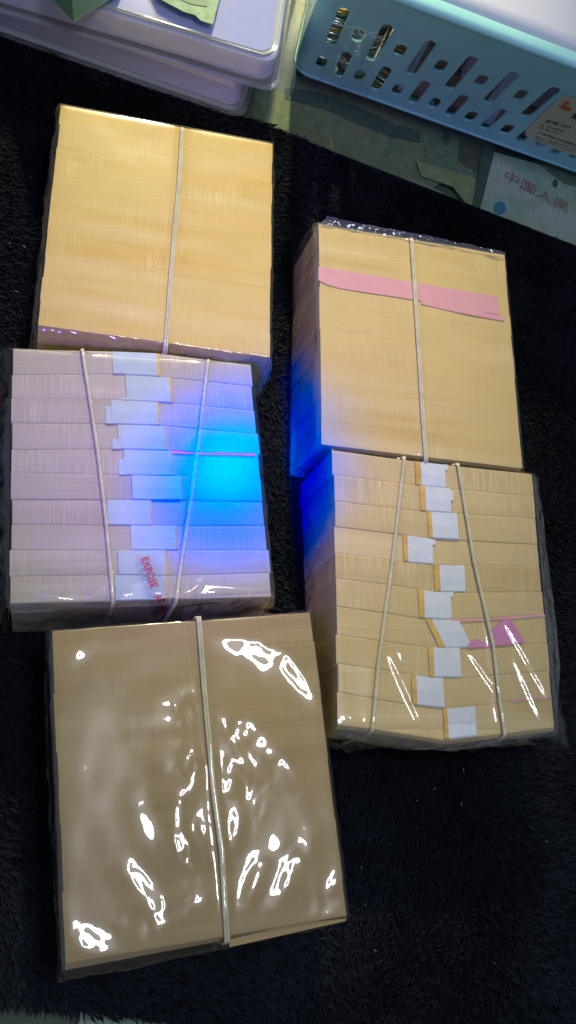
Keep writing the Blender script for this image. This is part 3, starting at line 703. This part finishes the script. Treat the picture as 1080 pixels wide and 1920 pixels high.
def slot(ca, cb, ln, wd_, n=6):
    hw = wd_ / 2; hl = ln / 2 - hw / 0.1 ; pts = []
    hb = hw / 0.11
    for k in range(n + 1):
        a = math.pi * k / n; pts.append((ca + hw * math.cos(a), cb + (ln / 2 - hb) + hb * math.sin(a)))
    for k in range(n + 1):
        a = math.pi + math.pi * k / n; pts.append((ca + hw * math.cos(a), cb - (ln / 2 - hb) + hb * math.sin(a)))
    return pts
def inv_wall(px, py):  # photo pixel -> (a,b) on the front wall plane
    o = Vector((0, 0, HC)); d = RW @ Vector((px - 540, -(py - 960), -F))
    p0, p1, p2 = [wallp(*q) + bc for q in ((0, 0), (0.2, 0), (0, 1))]
    nrm = (p1 - p0).cross(p2 - p0); t = (p0 - o).dot(nrm) / d.dot(nrm); p = o + d * t
    b = (p.z - ZB) / (ZT - ZB); x = (p - bc).dot(ex)
    return (x - lerp(0, fl_x, b) - RC) / (1 + 0.06 * b), b
def k2(x, y): return (540 + x / 2, y / 2)
ab0 = inv_wall(*k2(205, 240)); ab1 = inv_wall(*k2(762, 450)); pitch = (ab1[0] - ab0[0]) / 4
r2a = inv_wall(*k2(185, 100)); r1a = inv_wall(*k2(300, 40)); r0s = inv_wall(*k2(118, 238))
0 and print('basket', ab0, ab1, pitch, r2a, r1a, r0s, inv_wall(*k2(775, 325)), inv_wall(*k2(930, 260)))
holes = []
def row(b, a_start, long_first, ln_l, ln_s, bs=None):
    k = 0; a = a_start
    while a < WL - 0.006:
        if a > 0.001:
            isl = (k % 2 == 0) == long_first
            holes.append(slot(a, b if isl or bs is None else b + bs, ln_l if isl else ln_s, 0.0076))
        a += pitch / 2; k += 1
nrow = 4
rowb = [ab0[1], r2a[1]]; db = rowb[1] - rowb[0]
for ri in range(4):
    b = rowb[0] + db * ri
    if b > 1.2: break
    row(b, (ab0[0] if ri % 2 == 0 else r2a[0]) - pitch * (0.5 if True else 0), False, db * (0.85, 1.15, 1.0, 1.0)[ri], db * 0.38, -0.06 if ri == 0 else None)
holes = [h for h in holes if max(p[1] for p in h) < ZR - 0.01 and min(p[1] for p in h) > 0.02]
outer = [(0, 0), (WL, 0), (WL, ZR), (0, ZR)]
polys = [[Vector((x, y, 0)) for x, y in outer]] + [[Vector((x, y, 0)) for x, y in h[::-1]] for h in holes]
tris = tessellate_polygon(polys); flatp = [p for q in polys for p in q]
def walls():
    vs, fs = [], []
    for p in flatp: vs.append(wallp(p.x, p.y))
    for t in tris: fs.append(t)
    # corners and the other walls, from rings (skip the front straight run)
    zs = [0, .2, .4, .6, .8, 1.0, ZR]; R_ = [ring(z) for z in zs]; n = len(R_[0]); b0 = len(vs)
    for rr in R_: vs.extend(rr)
    for i in range(len(zs) - 1):
        for k in range(n):
            if k == 10: continue          # front run, replaced by the slotted sheet
            k3 = (k + 1) % n
            fs.append((b0 + i * n + k, b0 + i * n + k3, b0 + (i + 1) * n + k3, b0 + (i + 1) * n + k))
    b1 = len(vs); vs.extend(ring(0)); fs.append(tuple(b1 + k for k in range(n)))
    bm = bmesh.new(); bv = [bm.verts.new(v) for v in vs]
    for f in fs:
        try: bm.faces.new([bv[i] for i in f])
        except ValueError: pass
    bmesh.ops.remove_doubles(bm, verts=bm.verts, dist=1e-5)
    bmesh.ops.recalc_face_normals(bm, faces=bm.faces)
    me = bpy.data.meshes.new('basket_wall'); bm.to_mesh(me); bm.free(); me.materials.append(M['basket'])
    o = bpy.data.objects.new('basket_wall', me); C.objects.link(o); o.parent = bk
    md = o.modifiers.new('th', 'SOLIDIFY'); md.thickness = 0.0018; md.offset = 0
    return o
walls()
# rim: rolled lip swept round the ring
prof = [(ZR, 0.0002), (ZR + .02, 0.003), (ZR + .04, 0.0055), (ZR + .075, 0.0075), (ZR + .105, 0.0065), (ZR + .115, 0.003), (ZR + .115, -0.003), (ZR + .10, -0.006), (ZR + .07, -0.007), (ZR + .0, -0.003)]
vs, fs = [], []
for (zf, g) in prof: vs.extend(ring(zf, g))
n = len(ring(0))
for i in range(len(prof)):
    i2 = (i + 1) % len(prof)
    for k in range(n):
        k3 = (k + 1) % n; fs.append((i * n + k, i * n + k3, i2 * n + k3, i2 * n + k))
link_mesh('basket_rim', vs, fs, M['basket'], bk, smooth=True)
# bottom bead
vs, fs = [], []
prof = [(0.0, 0.0018), (0.028, 0.0018), (0.028, 0.0009), (0.0, 0.0009)]
for (zf, g) in prof: vs.extend(ring(zf, g))
for i in range(4):
    for k in range(n):
        k3 = (k + 1) % n; fs.append((i * n + k, i * n + k3, ((i + 1) % 4) * n + k3, ((i + 1) % 4) * n + k))
link_mesh('bottom_bead', vs, fs, M['basket'], bk, smooth=True)
# label on the wall
wn = (wallp(.1, 0) - wallp(0, 0)).cross(wallp(0, 1) - wallp(0, 0)).normalized()
if wn.dot(eyb) > 0: wn = -wn
M['label'] = plainpaper('cream_label_paper', (0.56, 0.58, 0.42), 0.03)
M['ink'] = mat('black_label_ink', (0.05, 0.06, 0.05), 0.6); M['orange'] = mat('orange_label_ink', (0.62, 0.14, 0.05), 0.6)
def onwall(px, py, off): a, b = inv_wall(px, py); return wallp(a, b) + wn * off
lp = [(1054, 177), (1062, 176), (1160, 205), (1130, 308), (994, 257), (986, 250), (985, 243), (1020, 207)]
fv = [onwall(*p, 0.0016) for p in lp]; bvv = [onwall(*p, 0.0011) for p in lp]; k = len(lp)
lab = link_mesh('label_sticker', fv + bvv, [tuple(range(k))[::-1], tuple(range(k, 2 * k))] + [(i, (i + 1) % k, k + (i + 1) % k, k + i) for i in range(k)], M['label'], bk)
def ltext(t, p0, p1, h, m='ink', nm='label_text'):
    return text_mesh(t, M[m], nm, None, None, None, h, lab, Vector(), wp=(onwall(*p0, .0019), onwall(*p1, .0019)), nrm=wn)
ltext('货号:225', (1021, 224), (1070, 237), .0035)
ltext('品  名: 收纳篮', (1015, 231), (1058, 243), .0016); ltext('规  格: 225mm', (1012, 236), (1056, 249), .0016)
ltext('广东塑料工业有限公司', (1008, 246), (1092, 274), .0026); ltext('地址: 广东省汕头市工业区', (1004, 252), (1085, 279), .0014); ltext('电话: 0754 225225', (1003, 256), (1075, 281), .0012)
def wpoly(pts, m, nm, off=.0019):
    v = [onwall(*p, off) for p in pts]; v2 = [onwall(*p, off - .0002) for p in pts]; k = len(pts)
    return link_mesh(nm, v + v2, [tuple(range(k))[::-1], tuple(range(k, 2 * k))] + [(i, (i + 1) % k, k + (i + 1) % k, k + i) for i in range(k)], M[m], lab)
wpoly([(1060, 185), (1070, 188), (1068, 192), (1061, 190), (1063, 195), (1072, 200), (1070, 204), (1062, 203), (1054, 201), (1051, 196), (1047, 194), (1052, 192), (1056, 193)], 'orange', 'logo')
wpoly([(1079, 208), (1100, 214), (1092, 226), (1072, 216)], 'ink', 'logo_block')

# crumpled film clinging to the wall
wf = [[(650, 48), (636, 88), (624, 98), (618, 122)], [(640, 52), (628, 86), (616, 108)], [(694, 68), (676, 112), (650, 150), (634, 155)], [(676, 112), (672, 135), (660, 160)], [(662, 80), (658, 96)], [(712, 118), (698, 148), (688, 172)], [(630, 100), (620, 118), (612, 122)]]
fsr = thing('film_scrap', 'crumpled clear film clinging to the left slots of the blue basket', 'plastic film', bc)
vs, fs = [], []
gx, gy = 60, 70; A0 = inv_wall(600, 110); pA = [inv_wall(*q) for q in [(628, 30), (725, 62), (690, 178), (598, 140)]]
lines_ab = [[inv_wall(*q) for q in l_] for l_ in wf]
for iy in range(gy):
    for ix in range(gx):
        u_, v_ = ix / (gx - 1), iy / (gy - 1)
        a = (pA[0][0] * (1 - u_) + pA[1][0] * u_) * (1 - v_) + (pA[3][0] * (1 - u_) + pA[2][0] * u_) * v_
        b = (pA[0][1] * (1 - u_) + pA[1][1] * u_) * (1 - v_) + (pA[3][1] * (1 - u_) + pA[2][1] * u_) * v_
        h = 0.0022 + 0.0002 * noise.noise((a * 90, b * 9, 3))
        for l_ in lines_ab:
            for q0, q1 in zip(l_[:-1], l_[1:]):
                d_, _t = seg_dist(a, b * .1, (q0[0], q0[1] * .1), (q1[0], q1[1] * .1)); h += 0.0016 * math.exp(-(d_ / 0.0010) ** 2)
        h = min(h, 0.0046)
        vs.append(wallp(a, b) + wn * h)
for iy in range(gy - 1):
    for ix in range(gx - 1): fs.append((iy * gx + ix, iy * gx + ix + 1, (iy + 1) * gx + ix + 1, (iy + 1) * gx + ix))
link_mesh('film_sheet', vs, fs, M['film_tight'], fsr, smooth=True)

# things in the basket
M['silver'] = mat('silver_coin_metal', (0.55, 0.55, 0.56), 0.28, metal=1.0)
M['amber'] = mat('amber_coin_metal', (0.42, 0.25, 0.08), 0.35, metal=0.8)
M['darkcoin'] = mat('dark_bronze_coin', (0.07, 0.045, 0.04), 0.4, metal=0.4)
def coin_stack(px, py, b_off, n_c, rad, label, mats, th=0.0021):
    """a roll of coins lying along the basket wall's slope"""
    a, b = inv_wall(px, py); base = wallp(a, 0.06) + bc + eyb * (rad + .006) - wn * 0.0
    t = thing('coin_stack', label, 'coins', base, 'coin stacks in the blue basket')
    for i in range(n_c):
        vs, fs = [], []; nseg = 28; z0 = i * th + 0.0004
        jx, jy = rnd.uniform(-.0006, .0006), rnd.uniform(-.0006, .0006)
        for (r_, z_) in ((rad - .0004, z0), (rad, z0 + .0003), (rad, z0 + th - .0004), (rad - .0004, z0 + th - .0001)):
            for q in range(nseg): vs.append((jx + r_ * math.cos(2 * math.pi * q / nseg), jy + r_ * math.sin(2 * math.pi * q / nseg), z_))
        for l_ in range(3):
            for q in range(nseg): fs.append((l_ * nseg + q, l_ * nseg + (q + 1) % nseg, (l_ + 1) * nseg + (q + 1) % nseg, (l_ + 1) * nseg + q))
        fs.append(tuple(range(nseg))[::-1]); fs.append(tuple(3 * nseg + q for q in range(nseg)))
        link_mesh('coin', vs, fs, M[mats[i % len(mats)]], t, smooth=False)
coin_stack(625, 60, 0, 26, 0.0125, 'stack of silver and amber coins behind the leftmost basket slots', ['amber', 'amber', 'darkcoin', 'silver', 'silver', 'silver', 'darkcoin', 'silver'])
coin_stack(690, 90, 0, 24, 0.0125, 'stack of coins second from the left in the basket', ['amber', 'darkcoin', 'silver', 'silver', 'silver', 'silver', 'darkcoin'])
coin_stack(760, 110, 0, 20, 0.0125, 'shorter stack of coins third from the left in the basket', ['amber', 'amber', 'silver', 'darkcoin', 'silver', 'silver'])
M['inbrown'] = edge_paper('brown_wad_edges', (0.34, 0.23, 0.15), (0.22, 0.13, 0.09), (0.5, 0.38, 0.28), 20.0, 0.3)
M['inpink'] = edge_paper('pink_wad_edges', (0.58, 0.42, 0.44), (0.45, 0.3, 0.32), (0.66, 0.52, 0.52), 24.0, 0.3)
def wad(a0, a1, d0, dpt, z0, z1, m, label):
    p = bc + ex * (a0 + a1) / 2 + eyb * (d0 + dpt / 2); p.z = z0
    hx, hy = (a1 - a0) / 2, dpt / 2
    t = thing('banknote_wad', label, 'banknotes', p, 'banknote wads in the blue basket')
    layers = 8
    vs, fs, uv = [], [], []
    for l_ in range(layers + 1):
        z = (z1 - z0) * l_ / layers; j = [rnd.uniform(-.0008, .0008) for _ in range(4)]
        for (sx, sy) in ((-1, -1), (1, -1), (1, 1), (-1, 1)):
            q = ex * (hx * sx + j[0]) + eyb * (hy * sy + j[1]) + Vector((0, 0, z)); vs.append(q); uv.append(((sx + sy * .5) * hx, z))
    for l_ in range(layers):
        for q in range(4): fs.append((l_ * 4 + q, l_ * 4 + (q + 1) % 4, (l_ + 1) * 4 + (q + 1) % 4, (l_ + 1) * 4 + q))
    fs.append((3, 2, 1, 0)); fs.append(tuple(layers * 4 + q for q in range(4)))
    link_mesh('note_stack', vs, fs, M[m], t, uvs=uv)
    s0 = -hx * .25; s1 = hx * .05; o = .0008; hz = z1 - z0
    pts = [(s, y, z) for s in (s0, s1) for (y, z) in ((-hy - o, 0), (-hy - o, hz + o), (hy + o, hz + o), (hy + o, 0))]
    link_mesh('paper_band', [ex * x + eyb * y + Vector((0, 0, z)) for x, y, z in pts], [(0, 4, 5, 1), (1, 5, 6, 2), (2, 6, 7, 3)], M['strap_white'], t)
wad(0.062, 0.110, 0.014, 0.13, ZB + .004, ZB + .060, 'inbrown', 'narrow brown banknote wad between the coins and the wide wads in the basket')
wad(0.115, 0.205, 0.012, 0.13, ZB + .004, ZB + .034, 'inbrown', 'brown banknote wad low in the middle of the basket')
wad(0.120, 0.200, 0.010, 0.12, ZB + .036, ZB + .064, 'inpink', 'pinkish banknote wad lying on the brown wad in the basket')
wad(0.225, 0.315, 0.012, 0.13, ZB + .004, ZB + .050, 'inpink', 'pinkish banknote wad behind the basket label')
M['sheet'] = plainpaper('white_sheet_paper', (0.56, 0.60, 0.80), 0.02)
wt = [ (0.07, -0.004), (0.37, -0.004), (0.38, 0.2), (0.08, 0.22)]
shv, shf = [], []
zs_ = ZB + (ZT - ZB) * (ZR + .06)
for iy in range(13):
    for ix in range(17):
        a = ix / 16; b = iy / 12; x = fl_x + 0.030 + a * 0.33; y = 0.004 + b * 0.19 + fl_in
        shv.append(ex * x + eyb * y + Vector((0, 0, zs_ - bc.z - 0.004 * math.sin(a * 5) * b + 0.0015 * noise.noise((a * 3, b * 3, 2)))))
for iy in range(12):
    for ix in range(16): shf.append((iy * 17 + ix, iy * 17 + ix + 1, (iy + 1) * 17 + ix + 1, (iy + 1) * 17 + ix))
so = link_mesh('paper_sheet', shv, shf, M['sheet'], None, smooth=True, loc=bc)
so.modifiers.new('th', 'SOLIDIFY').thickness = 0.0003
tag(so, 'white sheet of paper lying across the top of the blue basket', 'paper')

# ------------------------------------------------------------------ clear cases, upper left
M['case'] = film('clear_case_plastic', tint=(0.90, 0.91, 0.97), rough=0.05, boost=1.1, haze=0.10)
M['case2'] = film('hazy_case_plastic', tint=(0.86, 0.89, 0.95), rough=0.08, boost=1.1, haze=0.16)
M['lav'] = plainpaper('lavender_card', (0.38, 0.42, 0.84), 0.03); M['lavd'] = plainpaper('grey_blue_card', (0.52, 0.54, 0.80), 0.04)
M['creamc'] = plainpaper('cream_card_edge', (0.55, 0.56, 0.42), 0.05)
M['ngreen'] = note_mat('pale_green_note_print', (0.25, 0.42, 0.28), (0.32, 0.48, 0.34), (0.18, 0.34, 0.22), 120)
M['ngreen2'] = mat('dark_green_engraving', (0.10, 0.22, 0.15), 0.6)
def rounded(pA, pB, dep, r, z, n=6, shrink=0.0):
    """rounded rectangle: front edge pA->pB at height z, right corner at pB; extends to the left far out and back"""
    e1 = (pB - pA).normalized(); e2 = Vector((0, 0, 1)).cross(e1).normalized()
    ln = (pB - pA).length; pts = []
    x0, x1, y0, y1 = shrink, ln - shrink, shrink, dep - shrink
    for cx, cy, a0 in ((x0 + r, y0 + r, 180), (x1 - r, y0 + r, 270), (x1 - r, y1 - r, 0), (x0 + r, y1 - r, 90)):
        for k in range(n + 1):
            a = math.radians(a0 + 90 * k / n); pts.append(pA + e1 * (cx + r * math.cos(a)) + e2 * (cy + r * math.sin(a)))
    return [Vector((p.x, p.y, z)) for p in pts]
def loft(name, rings, m, root, smooth=False, cap=True, solid=0):
    vs, fs = [], []; n = len(rings[0])
    for rr in rings: vs.extend([p - root.location for p in rr])
    for i in range(len(rings) - 1):
        for k in range(n): fs.append((i * n + k, i * n + (k + 1) % n, (i + 1) * n + (k + 1) % n, (i + 1) * n + k))
    if cap: fs.append(tuple(range(n))[::-1]); fs.append(tuple((len(rings) - 1) * n + k for k in range(n)))
    o = link_mesh(name, vs, fs, m, root, smooth=smooth)
    if solid: o.modifiers.new('th', 'SOLIDIFY').thickness = solid
    return o
def extl(pa, pb, z, z2=None, ext=0.07):
    a, b = U(*pa, z), U(*pb, z); d = (a - b).normalized(); return a + d * ext, b
DEP = 0.17
# lower case
la, lb = extl((18, 74), (458, 226), 0.002)
e1 = (lb - la).normalized(); e2 = Vector((0, 0, 1)).cross(e1)
lc = thing('clear_case', 'lower clear plastic case with a grey inner tray at the upper left', 'case', Vector((lb.x, lb.y, 0.001)), 'clear plastic cases stacked at the upper left')
R0 = rounded(la, lb, DEP, .012, 0.0015)
loft('base_flange', [rounded(la, lb, DEP, .012, 0.001), rounded(la, lb, DEP, .012, 0.0025)], M['case'], lc)
loft('outer_shell', [rounded(la, lb, DEP, .012, z, shrink=s) for z, s in ((0.0028, .003), (0.008, .0036), (0.026, .005), (0.029, .0065), (.0295, .010))], M['case'], lc, smooth=True)
loft('inner_tray', [rounded(la, lb, DEP, .010, z, shrink=s) for z, s in ((0.005, .0065), (0.026, .0075), (.0268, .010))], M['lavd'], lc)
# upper case
ua, ub = extl((0, 14), (523, 168), 0.036)
uc = thing('clear_case', 'upper clear plastic case showing a lavender card, topmost of the stack', 'case', Vector((ub.x, ub.y, 0.031)), 'clear plastic cases stacked at the upper left')
loft('base_flange', [rounded(ua, ub, DEP, .012, z) for z in (0.0315, 0.0335)], M['case2'], uc)
loft('outer_shell', [rounded(ua, ub, DEP, .012, z, shrink=s) for z, s in ((0.034, .002), (0.040, .003), (0.052, .0045), (0.055, .006), (.0558, .007), (.0558, .0082), (.0545, .0090), (.0545, .0095))], M['case2'], uc, smooth=True)
loft('inner_tray', [rounded(ua, ub, DEP, .011, z, shrink=s) for z, s in ((0.0345, .006), (0.050, .0065), (.0508, .008))], M['lavd'], uc)
loft('card_edge', [rounded(ua, ub, DEP, .010, z, shrink=.0095) for z in (.0512, .0520)], M['creamc'], uc)
loft('lavender_card', [rounded(ua, ub, DEP, .010, z, shrink=.0115) for z in (.0522, .0530)], M['lav'], uc)
# row of stitch dots along the card edge
e1 = (ub - ua).normalized(); e2 = Vector((0, 0, 1)).cross(e1)
vs, fs = [], []
for k in range(120):
    p = ua + e1 * (0.03 + k * 0.0016) + e2 * 0.0078; p.z = .0561
    if k * .0016 > (ub - ua).length - .05: break
    b0 = len(vs)
    for dx_, dy_ in ((-1, -1), (1, -1), (1, 1), (-1, 1)): vs.append(p + e1 * dx_ * .00032 + e2 * dy_ * .00032 - uc.location)
    vs.append(p + Vector((0, 0, .0003)) - uc.location)
    fs += [(b0, b0 + 1, b0 + 4), (b0 + 1, b0 + 2, b0 + 4), (b0 + 2, b0 + 3, b0 + 4), (b0 + 3, b0, b0 + 4)]
so = link_mesh('stitch_dots', vs, fs, M['sheet'], uc); so['kind'] = 'stuff'
# plastic bag around the upper case, its corner sticking out to the right
bagc = U(520, 165, 0.03)
vs, fs = [], []
A_ = [(528, -20), (534, 60), (528, 100), (520, 128), (505, 152)]; B_ = [(556, -20), (556, 60), (555, 110), (556, 150), (545, 188)]
for i in range(5):
    for j in range(5):
        f = j / 4; x = lerp(A_[i][0], B_[i][0], f); y = lerp(A_[i][1], B_[i][1], f)
        vs.append(U(x, y, 0.048 - 0.006 * i * (0.4 + f) + .003 * noise.noise((i * 1.7, j * 1.9, 0))) - uc.location)
for i in range(4):
    for j in range(4): fs.append((i * 5 + j, i * 5 + j + 1, (i + 1) * 5 + j + 1, (i + 1) * 5 + j))
bo_ = link_mesh('bag_corner', vs, fs, M['case2'], uc, smooth=True); sm = bo_.modifiers.new('s', 'SUBSURF'); sm.levels = sm.render_levels = 3
# green banknotes
gn = thing('green_banknote', 'pale green banknote lying on the lavender card at the top edge', 'banknote', U(360, 10, .0535))
def flat2(name, pts, z, m, root, th=.0003, dz=None):
    Pn = [U(x, y, z + (dz[i] if dz else 0)) - root.location for i, (x, y) in enumerate(pts)]; n = len(Pn)
    vs = Pn + [p - Vector((0, 0, th)) for p in Pn]
    return link_mesh(name, vs, [tuple(range(n))[::-1], tuple(range(n, 2 * n))] + [(i, (i + 1) % n, n + (i + 1) % n, n + i) for i in range(n)], m, root)
flat2('note_paper', [(270, -60), (425, -60), (411, 0), (399, 46), (376, 38), (366, 28), (345, 22), (300, -2)], .060, M['ngreen'], gn)
flat2('engraved_panel', [(345, -20), (392, -12), (388, 12), (362, 8), (340, 0)], .0604, M['ngreen2'], gn)
gw = thing('green_note_packet', 'folded green banknotes in clear film with a pointed corner at the top', 'banknotes', U(140, 10, .056))
k_ = [U(88, -12, .060), U(138, 41, .060), U(222, -10, .060), U(134, -20, .082), U(150, -80, .075), U(60, -80, .060), U(250, -80, .060)]
M['grn'] = mat('green_note_under_film', (0.14, 0.32, 0.20), 0.35); M['grnl'] = mat('light_green_note_under_film', (0.24, 0.44, 0.30), 0.35)
vsg = [p - gw.location for p in k_]
link_mesh('folded_notes', vsg, [(0, 1, 3), (1, 2, 3), (0, 3, 4, 5), (3, 2, 6, 4), (0, 5, 6, 2, 1)], [M['grn'], M['grnl']], gw, fm=[0, 1, 0, 1, 0])
M['film_pack'] = film('packet_film', rough=0.05, boost=1.6)
link_mesh('clear_film', [v * 1.0 + Vector((0, 0, .0012)) for v in vsg[:4]], [(0, 1, 3), (1, 2, 3)], M['film_pack'], gw)
